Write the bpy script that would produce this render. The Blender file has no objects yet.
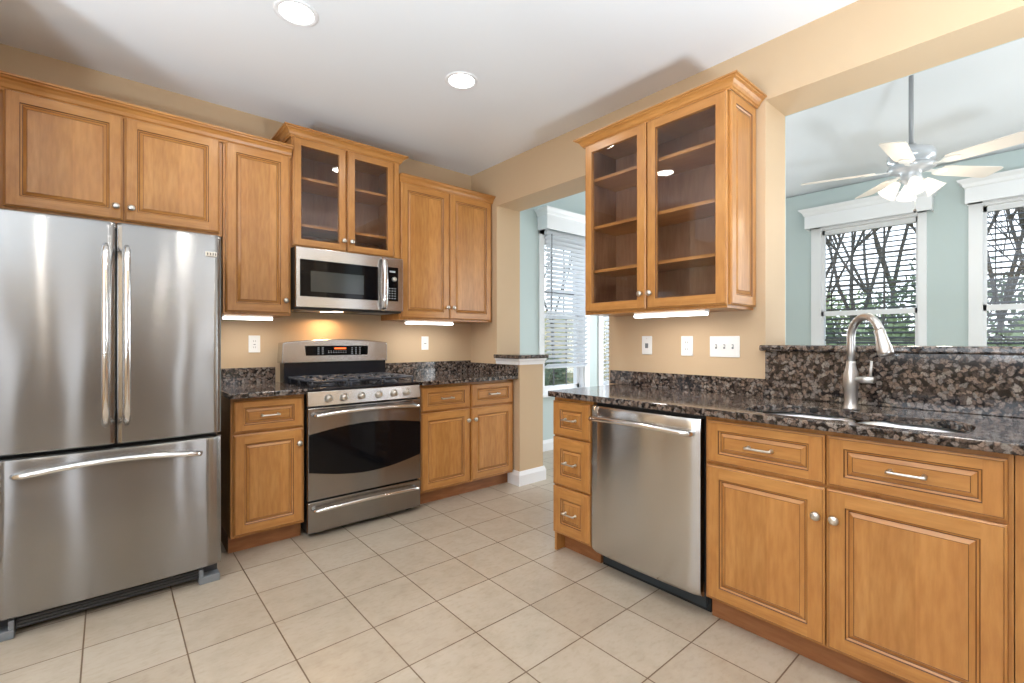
import bpy, bmesh, math, random
from mathutils import Vector, Matrix
random.seed(7)
PI = math.pi
sc = bpy.context.scene
C = sc.collection

# ------------------------------------------------------------------ camera
cam_d = bpy.data.cameras.new('camera'); cam = bpy.data.objects.new('camera', cam_d); C.objects.link(cam)
cam_d.sensor_width = 36; cam_d.lens = 469 * 36 / 1024; cam_d.shift_y = -0.7 / 1024; cam_d.clip_start = 0.05
cam.location = (0, 0, 1.2); cam.rotation_euler = (PI / 2, 0, -0.7109)
sc.camera = cam

# ------------------------------------------------------------------ world
w = bpy.data.worlds.new('sky'); sc.world = w; w.use_nodes = True
nt = w.node_tree; nt.nodes.clear()
out = nt.nodes.new('ShaderNodeOutputWorld'); bg = nt.nodes.new('ShaderNodeBackground')
tc = nt.nodes.new('ShaderNodeTexCoord'); sx = nt.nodes.new('ShaderNodeSeparateXYZ'); rp = nt.nodes.new('ShaderNodeValToRGB')
nt.links.new(tc.outputs['Generated'], sx.inputs[0]); nt.links.new(sx.outputs['Z'], rp.inputs[0])
rp.color_ramp.elements[0].color = (0.92, 0.95, 1.0, 1); rp.color_ramp.elements[1].color = (0.55, 0.72, 1.0, 1)
nt.links.new(rp.outputs[0], bg.inputs[0]); bg.inputs[1].default_value = 2.3
nt.links.new(bg.outputs[0], out.inputs[0])

# ------------------------------------------------------------------ lamps added at unseen windows, and added uplights
def area(name, loc, rot, sx_, sy_, e, col=(1, 1, 1)):
    l = bpy.data.lights.new(name, 'AREA'); l.shape = 'RECTANGLE'; l.size = sx_; l.size_y = sy_; l.energy = e; l.color = col
    o = bpy.data.objects.new(name, l); C.objects.link(o); o.location = loc; o.rotation_euler = rot; return o
SOUTH = [(-1.95, -1.6), (-.72, -.45), (1.2, 1.42), (1.66, 1.9)]  # unseen window strips, shaped to streak the fridge reflection
for a_, b_ in SOUTH: area('added_south_light', ((a_ + b_) / 2, -3.02, 1.45), (PI / 2, 0, PI), b_ - a_, 2.3, 85 * (b_ - a_), (0.88, 0.95, 1))  # lamps added in the strips as daylight
area('added_west_light', (-2.58, -0.1, 1.75), (PI / 2, 0, -PI / 2), 3.0, 1.5, 16, (0.82, 0.92, 1))  # lamp added at an unseen west opening, lights the ceiling
UPLIGHTS = [(-1.9, 1.3), (-1.45, .3), (1.45, -.75)]
for x_, y_ in UPLIGHTS: area('added_uplight', (x_, y_, 1.02), (PI, 0, 0), .36, .36, 72, (0.80, 0.91, 1))  # uplights added to brighten the ceiling
area('added_sunroom_door_light', (4.2, -2.93, 1.3), (PI / 2, 0, PI), 2.2, 2.2, 170, (0.88, 0.95, 1))  # lamp added at an unseen sunroom doorway
area('added_sunroom_corner_light', (5.46, 2.78, 1.5), (PI / 2, 0, PI / 2), .8, 1.6, 34, (0.88, 0.95, 1))  # lamp added at a hidden opening to light the north end
area('added_sunroom_east_light', (5.44, -1.5, 1.5), (PI / 2, 0, PI / 2), 1.4, 1.6, 50, (0.92, 0.97, 1))  # lamp added at an unseen opening of the east wall

sc.view_settings.view_transform = 'Standard'; sc.view_settings.look = 'None'
sc.view_settings.exposure = 0.33; sc.view_settings.gamma = 1.0; sc.view_settings.use_curve_mapping = False
try:
    sc.cycles.use_denoising = True; sc.cycles.max_bounces = 9; sc.cycles.diffuse_bounces = 5; sc.cycles.glossy_bounces = 5
    sc.cycles.transmission_bounces = 8; sc.cycles.transparent_max_bounces = 16; sc.cycles.sample_clamp_indirect = 6
    sc.cycles.caustics_reflective = False; sc.cycles.caustics_refractive = False
except Exception: pass

# ------------------------------------------------------------------ materials
def lin(r, g, b):
    f = lambda c: (c / 255 / 12.92) if c / 255 <= 0.04045 else ((c / 255 + 0.055) / 1.055) ** 2.4
    return (f(r), f(g), f(b), 1)
def mat(name, col, rough=0.5, metal=0.0, spec=0.5, **kw):
    m = bpy.data.materials.new(name); m.use_nodes = True
    b = m.node_tree.nodes['Principled BSDF']
    b.inputs['Base Color'].default_value = col; b.inputs['Roughness'].default_value = rough; b.inputs['Metallic'].default_value = metal
    b.inputs['Specular IOR Level'].default_value = spec
    for k, v in kw.items(): b.inputs[k.replace('_', ' ')].default_value = v
    return m
def nodes(m): return m.node_tree.nodes, m.node_tree.links, m.node_tree.nodes['Principled BSDF']
def texco(N, L, scale, kind='Object'):
    t = N.new('ShaderNodeTexCoord'); mp = N.new('ShaderNodeMapping'); mp.inputs['Scale'].default_value = scale
    L.new(t.outputs[kind], mp.inputs[0]); return mp
def noise(N, L, vec, s, d=4, r=0.55):
    n = N.new('ShaderNodeTexNoise'); n.inputs['Scale'].default_value = s; n.inputs['Detail'].default_value = d; n.inputs['Roughness'].default_value = r
    L.new(vec.outputs[0], n.inputs['Vector']); return n
def ramp(N, L, fac, stops):
    r = N.new('ShaderNodeValToRGB'); e = r.color_ramp.elements
    e[0].position, e[0].color = stops[0]; e[1].position, e[1].color = stops[-1]
    for p, c in stops[1:-1]:
        x = e.new(p); x.color = c
    L.new(fac, r.inputs[0]); return r
def bump(N, L, b, h, s, d=0.01):
    bp = N.new('ShaderNodeBump'); bp.inputs['Strength'].default_value = s; bp.inputs['Distance'].default_value = d
    L.new(h, bp.inputs['Height']); L.new(bp.outputs[0], b.inputs['Normal']); return bp
def mixc(N, L, f, a, b, mode='MIX'):
    m = N.new('ShaderNodeMix'); m.data_type = 'RGBA'; m.blend_type = mode
    for sock, v in ((0, f), (6, a), (7, b)):
        if hasattr(v, 'links'): L.new(v, m.inputs[sock])
        else: m.inputs[sock].default_value = v
    return m.outputs[2]

def paint(name, col, rough=0.6):
    m = mat(name, col, rough, spec=0.3); N, L, b = nodes(m)
    n = noise(N, L, texco(N, L, (1, 1, 1)), 220, 2); bump(N, L, b, n.outputs[0], 0.08, 0.002); return m
def wood(name, dark, mid, light, sc3, rough=0.32):
    m = mat(name, mid, rough, spec=0.45); N, L, b = nodes(m)
    v = texco(N, L, sc3)
    n1 = noise(N, L, v, 3.2, 6, 0.6); r1 = ramp(N, L, n1.outputs[0], [(0.3, dark), (0.52, mid), (0.72, light)])
    v2 = texco(N, L, tuple(s * 0.9 for s in sc3)); n2 = noise(N, L, v2, 14, 3, 0.6)
    r2 = ramp(N, L, n2.outputs[0], [(0.35, (0.86, 0.82, 0.78, 1)), (0.65, (1, 1, 1, 1))])
    v3 = texco(N, L, (1, 1, 1)); n3 = noise(N, L, v3, 2.3, 2); r3 = ramp(N, L, n3.outputs[0], [(0.3, (0.88, 0.85, 0.82, 1)), (0.7, (1.0, 1.0, 1.0, 1))])
    c = mixc(N, L, 1.0, r1.outputs[0], r2.outputs[0], 'MULTIPLY'); c = mixc(N, L, 1.0, c, r3.outputs[0], 'MULTIPLY')
    if sc3[2] < 1:
        sp = N.new('ShaderNodeSeparateXYZ'); tt = N.new('ShaderNodeTexCoord'); L.new(tt.outputs['Object'], sp.inputs[0])
        dv_ = N.new('ShaderNodeMath'); dv_.operation = 'MULTIPLY'; dv_.inputs[1].default_value = 8.3; L.new(sp.outputs['X'], dv_.inputs[0])
        fl = N.new('ShaderNodeMath'); fl.operation = 'FLOOR'; L.new(dv_.outputs[0], fl.inputs[0])
        wn = N.new('ShaderNodeTexWhiteNoise'); wn.noise_dimensions = '1D'; L.new(fl.outputs[0], wn.inputs['W'])
        rw = ramp(N, L, wn.outputs['Value'], [(0, (0.90, 0.88, 0.85, 1)), (1, (1.05, 1.05, 1.06, 1))]); c = mixc(N, L, 1.0, c, rw.outputs[0], 'MULTIPLY')
    L.new(c, b.inputs['Base Color']); b.inputs['Coat Weight'].default_value = 0.15; b.inputs['Coat Roughness'].default_value = 0.25
    return m
WD, WM, WL = lin(184, 126, 67), lin(193, 137, 75), lin(200, 146, 84)
wood_v = wood('maple_vertical', WD, WM, WL, (5, 5, 0.7))
wood_h = wood('maple_horizontal', WD, WM, WL, (0.7, 5, 5))
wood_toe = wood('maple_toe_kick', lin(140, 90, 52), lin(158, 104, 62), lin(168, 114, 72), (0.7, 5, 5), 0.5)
wood_in = wood('cabinet_interior', lin(150, 112, 84), lin(162, 122, 92), lin(170, 130, 98), (5, 5, 0.7), 0.6)
glaze = mat('dark_glaze', lin(92, 54, 26), 0.5)

def steel(name, col, rough=0.24, aniso=0.85, wob=0.0, vertical=False):
    m = mat(name, col, rough, 1.0); N, L, b = nodes(m)
    b.inputs['Anisotropic'].default_value = aniso
    cx = N.new('ShaderNodeCombineXYZ'); cx.inputs[2].default_value = 1.0; L.new(cx.outputs[0], b.inputs['Tangent'])
    v = texco(N, L, (0.6, 0.6, 160)); n = noise(N, L, v, 6, 2)
    r = ramp(N, L, n.outputs[0], [(0.3, tuple(c * 0.93 for c in col[:3]) + (1,)), (0.7, col)]); L.new(r.outputs[0], b.inputs['Base Color'])
    if wob:
        v2 = texco(N, L, (2.4, 2.4, 0.8)); n2 = noise(N, L, v2, 1.5, 1); bump(N, L, b, n2.outputs[0], wob, 0.05)
    return m
stainless = steel('brushed_stainless', (0.33, 0.32, 0.31, 1), 0.19, 1.0, 0.12)
stainless_lit = steel('lightened_stainless', (0.60, 0.59, 0.58, 1), 0.18, 1.0, 0.12)  # same steel, lightened to stand in for bright reflections
stainless_flat = steel('stainless_trim', (0.64, 0.62, 0.60, 1), 0.25, 0.7)
chrome = mat('polished_steel', (0.78, 0.77, 0.76, 1), 0.13, 1.0)
nickel = mat('satin_nickel', (0.70, 0.67, 0.62, 1), 0.28, 1.0)
faucet_m = mat('brushed_nickel', (0.58, 0.57, 0.56, 1), 0.33, 1.0)
sink_m = mat('sink_steel', (0.80, 0.80, 0.80, 1), 0.36, 1.0)
black_gl = mat('black_glass', (0.004, 0.004, 0.005, 1), 0.06, 0, 0.22)
black_en = mat('black_enamel', (0.012, 0.013, 0.018, 1), 0.16, 0, 0.5)
black_pl = mat('black_plastic', (0.02, 0.02, 0.02, 1), 0.45)
iron = mat('cast_iron', (0.045, 0.05, 0.065, 1), 0.34, 0.2)
grey_pl = mat('grey_plastic', lin(120, 124, 128), 0.4)
dk_side = mat('fridge_side', lin(70, 70, 72), 0.45)
white_pl = mat('white_plastic', lin(238, 238, 236), 0.35)
white_tr = mat('white_trim_paint', lin(236, 236, 238), 0.4)
mw_inner = mat('microwave_window', lin(52, 56, 56), 0.12)
lcd = mat('red_digits', (0.9, 0.12, 0.03, 1), 0.5, Emission_Color=(1, 0.15, 0.03, 1), Emission_Strength=1.5)
print_m = mat('printed_marks', lin(190, 194, 200), 0.5)
fan_white = mat('fan_white', lin(232, 230, 226), 0.35)
fan_blade_m = mat('fan_blade_white', lin(232, 222, 212), 0.4)
rod_m = mat('rod_pewter', lin(150, 150, 152), 0.4, 0.3)
dark_slot = mat('dark_slot', (0.01, 0.01, 0.01, 1), 0.7)

wall_tan = paint('tan_wall_paint', lin(200, 174, 142))
wall_aqua = paint('pale_aqua_wall_paint', lin(193, 205, 204))
ceil_m = paint('ceiling_white', lin(236, 238, 241), 0.8)
ceil_s = paint('sunroom_ceiling_white', lin(232, 233, 236), 0.8)

def emis(name, col, s):
    m = bpy.data.materials.new(name); m.use_nodes = True; N = m.node_tree.nodes; N.clear()
    e = N.new('ShaderNodeEmission'); e.inputs[0].default_value = col; e.inputs[1].default_value = s
    o = N.new('ShaderNodeOutputMaterial'); m.node_tree.links.new(e.outputs[0], o.inputs[0]); return m
lamp_e = emis('lamp_lens', (1, 0.97, 0.92, 1), 9)
led_e = emis('led_lens', (0.93, 0.97, 1, 1), 7)
bell_e = emis('frosted_lit_glass', (1, 0.93, 0.82, 1), 1.15)
mwl_e = emis('cooktop_lamp_lens', (1, 0.8, 0.55, 1), 5)

def glass_mat(name, tint, refl=0.1):
    m = bpy.data.materials.new(name); m.use_nodes = True; N = m.node_tree.nodes; L = m.node_tree.links; N.clear()
    t = N.new('ShaderNodeBsdfTransparent'); t.inputs[0].default_value = tint
    g = N.new('ShaderNodeBsdfGlossy'); g.inputs['Roughness'].default_value = 0.0
    f = N.new('ShaderNodeFresnel'); f.inputs[0].default_value = 1.5
    a = N.new('ShaderNodeMath'); a.operation = 'ADD'; a.inputs[1].default_value = refl; L.new(f.outputs[0], a.inputs[0])
    ge = N.new('ShaderNodeNewGeometry'); iv = N.new('ShaderNodeMath'); iv.operation = 'SUBTRACT'; iv.inputs[0].default_value = 1; L.new(ge.outputs['Backfacing'], iv.inputs[1])
    mu = N.new('ShaderNodeMath'); mu.operation = 'MULTIPLY'; L.new(a.outputs[0], mu.inputs[0]); L.new(iv.outputs[0], mu.inputs[1]); a = mu
    mx = N.new('ShaderNodeMixShader'); L.new(a.outputs[0], mx.inputs[0]); L.new(t.outputs[0], mx.inputs[1]); L.new(g.outputs[0], mx.inputs[2])
    o = N.new('ShaderNodeOutputMaterial'); L.new(mx.outputs[0], o.inputs[0]); return m
pane_m = glass_mat('cabinet_glass', (0.93, 0.92, 0.92, 1), 0.02)
win_glass = glass_mat('window_glass', (0.95, 0.97, 0.97, 1), 0.0)

def granite():
    m = mat('speckled_brown_granite', lin(90, 80, 75), 0.09, 0, 0.6); N, L, b = nodes(m)
    v = texco(N, L, (1, 1, 1)); nz = noise(N, L, v, 30, 3)
    ad = N.new('ShaderNodeMixRGB'); ad.inputs[0].default_value = 0.03; L.new(v.outputs[0], ad.inputs[1]); L.new(nz.outputs['Color'], ad.inputs[2])
    ad.inputs[0].default_value = 0.045
    v1 = N.new('ShaderNodeTexVoronoi'); v1.inputs['Scale'].default_value = 60; v1.inputs['Randomness'].default_value = 0.85; L.new(ad.outputs[0], v1.inputs['Vector'])
    s = N.new('ShaderNodeSeparateColor'); L.new(v1.outputs['Color'], s.inputs[0])
    cr = ramp(N, L, s.outputs[0], [(0.0, lin(56, 49, 46)), (0.25, lin(88, 75, 68)), (0.45, lin(124, 106, 94)), (0.65, lin(138, 120, 108)), (0.82, lin(120, 114, 110)), (1.0, lin(152, 142, 133))])
    er = ramp(N, L, v1.outputs['Distance'], [(0.46, (1, 1, 1, 1)), (0.70, (0, 0, 0, 1))])
    sp = noise(N, L, v, 190, 3); spr = ramp(N, L, sp.outputs[0], [(0.36, (0.35, 0.33, 0.33, 1)), (0.55, (1, 1, 1, 1))])
    c = mixc(N, L, er.outputs[0], lin(28, 26, 28), cr.outputs[0]); c = mixc(N, L, 0.75, c, spr.outputs[0], 'MULTIPLY')
    L.new(c, b.inputs['Base Color']); return m
granite_m = granite()

def tiles():
    m = mat('beige_floor_tiles', lin(205, 190, 165), 0.3, 0, 0.4); N, L, b = nodes(m)
    T = 0.3054
    t = N.new('ShaderNodeTexCoord'); mp = N.new('ShaderNodeMapping'); mp.vector_type = 'TEXTURE'
    mp.inputs['Location'].default_value = (0.5365, 1.865, 0); mp.inputs['Scale'].default_value = (T, T, T); L.new(t.outputs['Object'], mp.inputs[0])
    br = N.new('ShaderNodeTexBrick'); br.offset = 0; br.squash = 1; br.inputs['Scale'].default_value = 1
    br.inputs['Brick Width'].default_value = 1; br.inputs['Row Height'].default_value = 1; br.inputs['Mortar Size'].default_value = 0.009; br.inputs['Mortar Smooth'].default_value = 0.1
    br.inputs['Color1'].default_value = lin(178, 163, 144); br.inputs['Color2'].default_value = lin(186, 173, 155); br.inputs['Mortar'].default_value = lin(112, 90, 68)
    L.new(mp.outputs[0], br.inputs['Vector'])
    v = texco(N, L, (1, 1, 1)); n = noise(N, L, v, 9, 5, 0.65); r = ramp(N, L, n.outputs[0], [(0.3, (0.84, 0.81, 0.77, 1)), (0.55, (0.97, 0.96, 0.95, 1)), (0.7, (1, 1, 1, 1))])
    n2 = noise(N, L, texco(N, L, (1, 2.2, 1)), 26, 4); r2 = ramp(N, L, n2.outputs[0], [(0.28, (0.87, 0.84, 0.80, 1)), (0.5, (1, 1, 1, 1))])
    c = mixc(N, L, 0.8, br.outputs['Color'], r.outputs[0], 'MULTIPLY'); c = mixc(N, L, 0.7, c, r2.outputs[0], 'MULTIPLY'); L.new(c, b.inputs['Base Color'])
    iv = N.new('ShaderNodeMath'); iv.operation = 'SUBTRACT'; iv.inputs[0].default_value = 1; L.new(br.outputs['Fac'], iv.inputs[1])
    bump(N, L, b, iv.outputs[0], 0.6, 0.002); return m
tile_m = tiles()
def ground_mat():
    m = mat('leafy_lawn', lin(120, 130, 80), 0.9); N, L, b = nodes(m)
    n = noise(N, L, texco(N, L, (1, 1, 1)), 1.2, 8, 0.75); r = ramp(N, L, n.outputs[0], [(0.35, lin(84, 98, 50)), (0.5, lin(150, 136, 96)), (0.62, lin(196, 170, 130))]); L.new(r.outputs[0], b.inputs['Base Color']); return m
bark = mat('grey_bark', lin(96, 88, 80), 0.9)
leaf_g = mat('green_leaves', lin(146, 160, 112), 0.7)
leaf_d = mat('dark_green_leaves', lin(104, 118, 88), 0.7)
leaf_s = mat('spring_leaves', lin(178, 184, 150), 0.7)

# ------------------------------------------------------------------ mesh helpers
class MB:
    def __init__(s): s.v = []; s.f = []; s.m = []; s.sm = []; s.mats = []
    def mi(s, m):
        if m not in s.mats: s.mats.append(m)
        return s.mats.index(m)
    def add(s, vs, fs, m, smooth=False, M=None):
        o = len(s.v); k = s.mi(m)
        for v in vs:
            v = Vector(v); s.v.append(tuple(M @ v if M else v))
        for f in fs: s.f.append([i + o for i in f]); s.m.append(k); s.sm.append(smooth)
    def box(s, x0, x1, y0, y1, z0, z1, m, M=None):
        vs = [(x, y, z) for z in (z0, z1) for y in (y0, y1) for x in (x0, x1)]
        s.add(vs, [(0, 2, 3, 1), (4, 5, 7, 6), (0, 1, 5, 4), (2, 6, 7, 3), (0, 4, 6, 2), (1, 3, 7, 5)], m, False, M); return s
    def lathe(s, prof, m, n=24, M=None, smooth=True):     # prof: (r, z), around local z
        vs = []; fs = []
        for r, z in prof:
            for i in range(n):
                a = 2 * PI * i / n; vs.append((r * math.cos(a), r * math.sin(a), z))
        for j in range(len(prof) - 1):
            for i in range(n):
                a = j * n + i; b_ = j * n + (i + 1) % n; fs.append((a, b_, b_ + n, a + n))
        fs.append(list(range(n))[::-1]); fs.append([(len(prof) - 1) * n + i for i in range(n)])
        s.add(vs, fs, m, smooth, M); return s
    def cyl(s, p, q, r, m, n=16, r2=None):
        return s.tube([p, q], [r, r if r2 is None else r2], m, n)
    def tube(s, pts, rad, m, n=12, flat=1.0, up=None):    # flat squashes along the second axis
        pts = [Vector(p) for p in pts]
        if not hasattr(rad, '__len__'): rad = [rad] * len(pts)
        vs = []; fs = []; u = Vector(up) if up else None
        for i, p in enumerate(pts):
            t = (pts[min(i + 1, len(pts) - 1)] - pts[max(i - 1, 0)]).normalized()
            if u is None: u = t.orthogonal()
            u = (u - t * u.dot(t)).normalized(); w_ = t.cross(u)
            for k in range(n):
                a = 2 * PI * k / n; vs.append(p + u * (rad[i] * math.cos(a)) + w_ * (rad[i] * flat * math.sin(a)))
        for j in range(len(pts) - 1):
            for k in range(n):
                a = j * n + k; b_ = j * n + (k + 1) % n; fs.append((a, b_, b_ + n, a + n))
        fs.append(list(range(n))[::-1]); fs.append([(len(pts) - 1) * n + k for k in range(n)])
        s.add(vs, fs, m, True); return s
    def prism(s, poly, m, h0, h1, axis='z', M=None, smooth=False):   # poly 2D extruded along an axis
        def P(a, b_, h): return {'z': (a, b_, h), 'y': (a, h, b_), 'x': (h, a, b_)}[axis]
        n = len(poly); vs = [P(a, b_, h0) for a, b_ in poly] + [P(a, b_, h1) for a, b_ in poly]
        fs = [list(range(n))[::-1], list(range(n, 2 * n))] + [(i, (i + 1) % n, (i + 1) % n + n, i + n) for i in range(n)]
        s.add(vs, fs, m, smooth, M); return s
    def sweep(s, path, prof, m, z=0.0):    # plan path of (x, y), profile of (outwards, up), out = right of travel
        pts = [Vector(p) for p in path]; rings = []
        for i, p in enumerate(pts):
            ns = []
            if i > 0: d = (p - pts[i - 1]).normalized(); ns.append(Vector((d.y, -d.x)))
            if i < len(pts) - 1: d = (pts[i + 1] - p).normalized(); ns.append(Vector((d.y, -d.x)))
            nn = ns[0] if len(ns) == 1 else (ns[0] + ns[1]) / (1 + ns[0].dot(ns[1]))
            rings.append([(p.x + nn.x * o, p.y + nn.y * o, z + h) for o, h in prof])
        k = len(prof); vs = [v for r in rings for v in r]; fs = []
        for j in range(len(rings) - 1):
            for i in range(k): a = j * k + i; b_ = j * k + (i + 1) % k; fs.append((a, b_, b_ + k, a + k))
        fs.append(list(range(k))[::-1]); fs.append([(len(rings) - 1) * k + i for i in range(k)])
        s.add(vs, fs, m); return s
    def build(s, name, parent=None, bevel=0.0, seg=2, loc=None):
        me = bpy.data.meshes.new(name); me.from_pydata(s.v, [], s.f); me.update()
        for m in s.mats: me.materials.append(m)
        for p, k, sm in zip(me.polygons, s.m, s.sm): p.material_index = k; p.use_smooth = sm
        bm = bmesh.new(); bm.from_mesh(me); bmesh.ops.recalc_face_normals(bm, faces=bm.faces[:]); bm.to_mesh(me); bm.free()
        o = bpy.data.objects.new(name, me); C.objects.link(o)
        if parent: o.parent = parent
        if loc: o.location = loc
        if bevel:
            b_ = o.modifiers.new('bevel', 'BEVEL'); b_.width = bevel; b_.segments = seg; b_.limit_method = 'ANGLE'; b_.angle_limit = math.radians(40)
        return o
def tag(o, label=None, cat=None, group=None, kind=None):
    if label: o['label'] = label
    if cat: o['category'] = cat
    if group: o['group'] = group
    if kind: o['kind'] = kind
    return o
def thing(name, label, cat, loc=(0, 0, 0), rz=0.0, group=None):
    o = bpy.data.objects.new(name, None); C.objects.link(o); o.empty_display_size = 0.1
    o.location = loc; o.rotation_euler = (0, 0, rz); return tag(o, label, cat, group)
def struct(mb, name, bevel=0.0): return tag(mb.build(name, bevel=bevel), kind='structure')
RW = -PI / 2     # rotation of things that face -X on the sink wall
def kids(o): return [c for c in C.objects if c.parent == o]
def copy_tree(o, parent=None):
    c = o.copy(); C.objects.link(c)
    if parent: c.parent = parent
    for ch in kids(o): copy_tree(ch, c)
    return c

# ------------------------------------------------------------------ room shell
XW, XW2, YB, YN, XE = 2.58, 2.85, 3.58, 3.64, 5.5
HC = 2.745
struct(MB().box(-2.7, 5.7, -3.1, 3.8, -0.06, 0, tile_m), 'floor')
struct(MB().box(-2.7, XW, -3.1, 3.8, HC, HC + 0.1, ceil_m), 'ceiling')
# vaulted sunroom ceiling
RX, RZ = 4.1, 3.22
v = MB(); v.prism([(XW2, HC), (RX, RZ), (RX, RZ + .1), (XW2, HC + .1)], ceil_s, -3.1, 3.8, 'y')
v.prism([(RX, RZ), (XE + .2, HC - .068), (XE + .2, HC + .04), (RX, RZ + .1)], ceil_s, -3.1, 3.8, 'y'); struct(v, 'ceiling')
struct(MB().box(-2.7, XW2, YB, 3.8, 0, HC, wall_tan), 'wall_back')
struct(MB().box(-.56, -.43, 2.70, YB, 0, HC, wall_tan), 'wall_stub')
# wall between kitchen and sunroom (tan on every side the kitchen shows)
b = MB()
b.box(XW, XW2, 3.20, YB, 0, HC, wall_tan)            # full height jamb
b.box(XW, XW2, 2.90, 3.20, 0, 1.0, wall_tan)       # low wall
b.box(XW, XW2, 1.985, 3.20, 2.382, HC, wall_tan)     # header over the walk-through
b.box(XW, XW2, 0.984, 1.985, 0, HC, wall_tan)        # solid wall with the glass cabinet
b.box(XW, XW2, -1.0, 0.984, 0, 1.148, wall_tan)      # low wall behind the sink
b.box(XW, XW2, -1.0, 0.984, 2.447, HC, wall_tan)     # header over the pass-through
b.box(XW, XW2, -3.1, -1.0, 0, HC, wall_tan)
struct(b, 'wall_right')
# west and south walls of the kitchen, with unseen openings added for daylight
def wall_x(x0, x1, ya, yb, z1, ops, m, b=None):      # wall whose plane is x = const; ops: (y0, y1, z0, z1)
    b = b or MB(); ops = sorted(ops); y = ya
    for o in ops:
        if o[0] > y: b.box(x0, x1, y, o[0], 0, z1, m)
        if o[2] > 0: b.box(x0, x1, o[0], o[1], 0, o[2], m)
        b.box(x0, x1, o[0], o[1], o[3], z1, m); y = o[1]
    if yb > y: b.box(x0, x1, y, yb, 0, z1, m)
    return b
def wall_y(y0, y1, xa, xb, z1, ops, m, b=None):
    b = b or MB(); ops = sorted(ops); x = xa
    for o in ops:
        if o[0] > x: b.box(x, o[0], y0, y1, 0, z1, m)
        if o[2] > 0: b.box(o[0], o[1], y0, y1, 0, o[2], m)
        b.box(o[0], o[1], y0, y1, o[3], z1, m); x = o[1]
    if xb > x: b.box(x, xb, y0, y1, 0, z1, m)
    return b
struct(wall_x(-2.7, -2.6, -3.0, YB, HC, [(-1.6, 1.4, 1.0, 2.5)], wall_tan), 'wall_left')
struct(wall_y(-3.1, -3.0, -2.7, XW, HC, [(a_, b_, 0.3, 2.6) for a_, b_ in SOUTH], paint('darkened_brown_paint', lin(140, 118, 98))), 'wall_front')  # unseen wall colour darkened so the reflected streaks contrast
struct(MB().box(-2.6, XW, -1.75, -1.6, 2.32, HC, wall_tan), 'added_beam')     # unseen beam added to block the ceiling's reflection in the fridge
# sunroom walls
WA, WB = (3.575, 4.265), (4.59, 5.28)
n = wall_y(YN, YN + .16, XW2, XE, HC, [(WA[0], WA[1], .62, 2.36), (WB[0], WB[1], .62, 2.36)], wall_aqua)
n.prism([(XW2, HC), (XE, HC), (RX, RZ)], wall_aqua, YN, YN + .16, 'y'); struct(n, 'wall_sunroom_north')
EW = [(0.80, 1.575), (-0.365, 0.41)]
struct(wall_x(XE, XE + .16, -3.0, YN + .16, HC - .02, [(y0, y1, .60, 2.35) for y0, y1 in EW] + [(-2.2, -0.9, .6, 2.35), (2.35, 3.2, .6, 2.35)], wall_aqua), 'wall_sunroom_east')  # openings beyond the EW windows are unseen, added for the lamps
struct(wall_y(-3.1, -3.0, XW2, XE, HC, [(3.1, 5.3, 0.0, 2.4)], wall_aqua), 'wall_sunroom_south')
# thin aqua skin of the sunroom side of the dividing wall
b = MB(); b.box(XW2, XW2 + .008, 3.2, YN, 0, HC, wall_aqua).box(XW2, XW2 + .008, .984, 1.985, 0, HC, wall_aqua)
b.box(XW2, XW2 + .008, -1.0, .984, 0, 1.148, wall_aqua).box(XW2, XW2 + .008, 1.985, 3.2, 2.382, HC, wall_aqua).box(XW2, XW2 + .008, -1.0, .984, 2.447, HC, wall_aqua).box(XW2, XW2 + .008, -3.0, -1.0, 0, HC, wall_aqua)
struct(b, 'wall_sunroom_west')
# baseboards
BP = [(0, 0), (.016, 0), (.016, .085), (.011, .1), (.006, .118), (0, .118)]
struct(MB().sweep([(XW, 3.035), (XW, 2.90), (XW2 + .008, 2.90), (XW2 + .008, 3.18)], BP, white_tr), 'baseboard_right')
struct(MB().sweep([(2.876, YN - .001), (5.48, YN - .001)], BP, white_tr), 'baseboard_north')
struct(MB().sweep([(XE, YN - .02), (XE, -2.9)], BP, white_tr), 'baseboard_east')
# white apron under the low ledge
AP = [(0, 0), (.010, 0), (.012, .030), (.022, .045), (.022, .061), (0, .061)]
struct(MB().box(XW, XW2, 2.90, 3.2, 1.0, 1.05, white_tr).sweep([(XW, 3.2), (XW, 2.90), (XW2, 2.90), (XW2, 3.2)], [(o_, h_ * .82) for o_, h_ in AP], white_tr, 1.0), 'trim_1')

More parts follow.
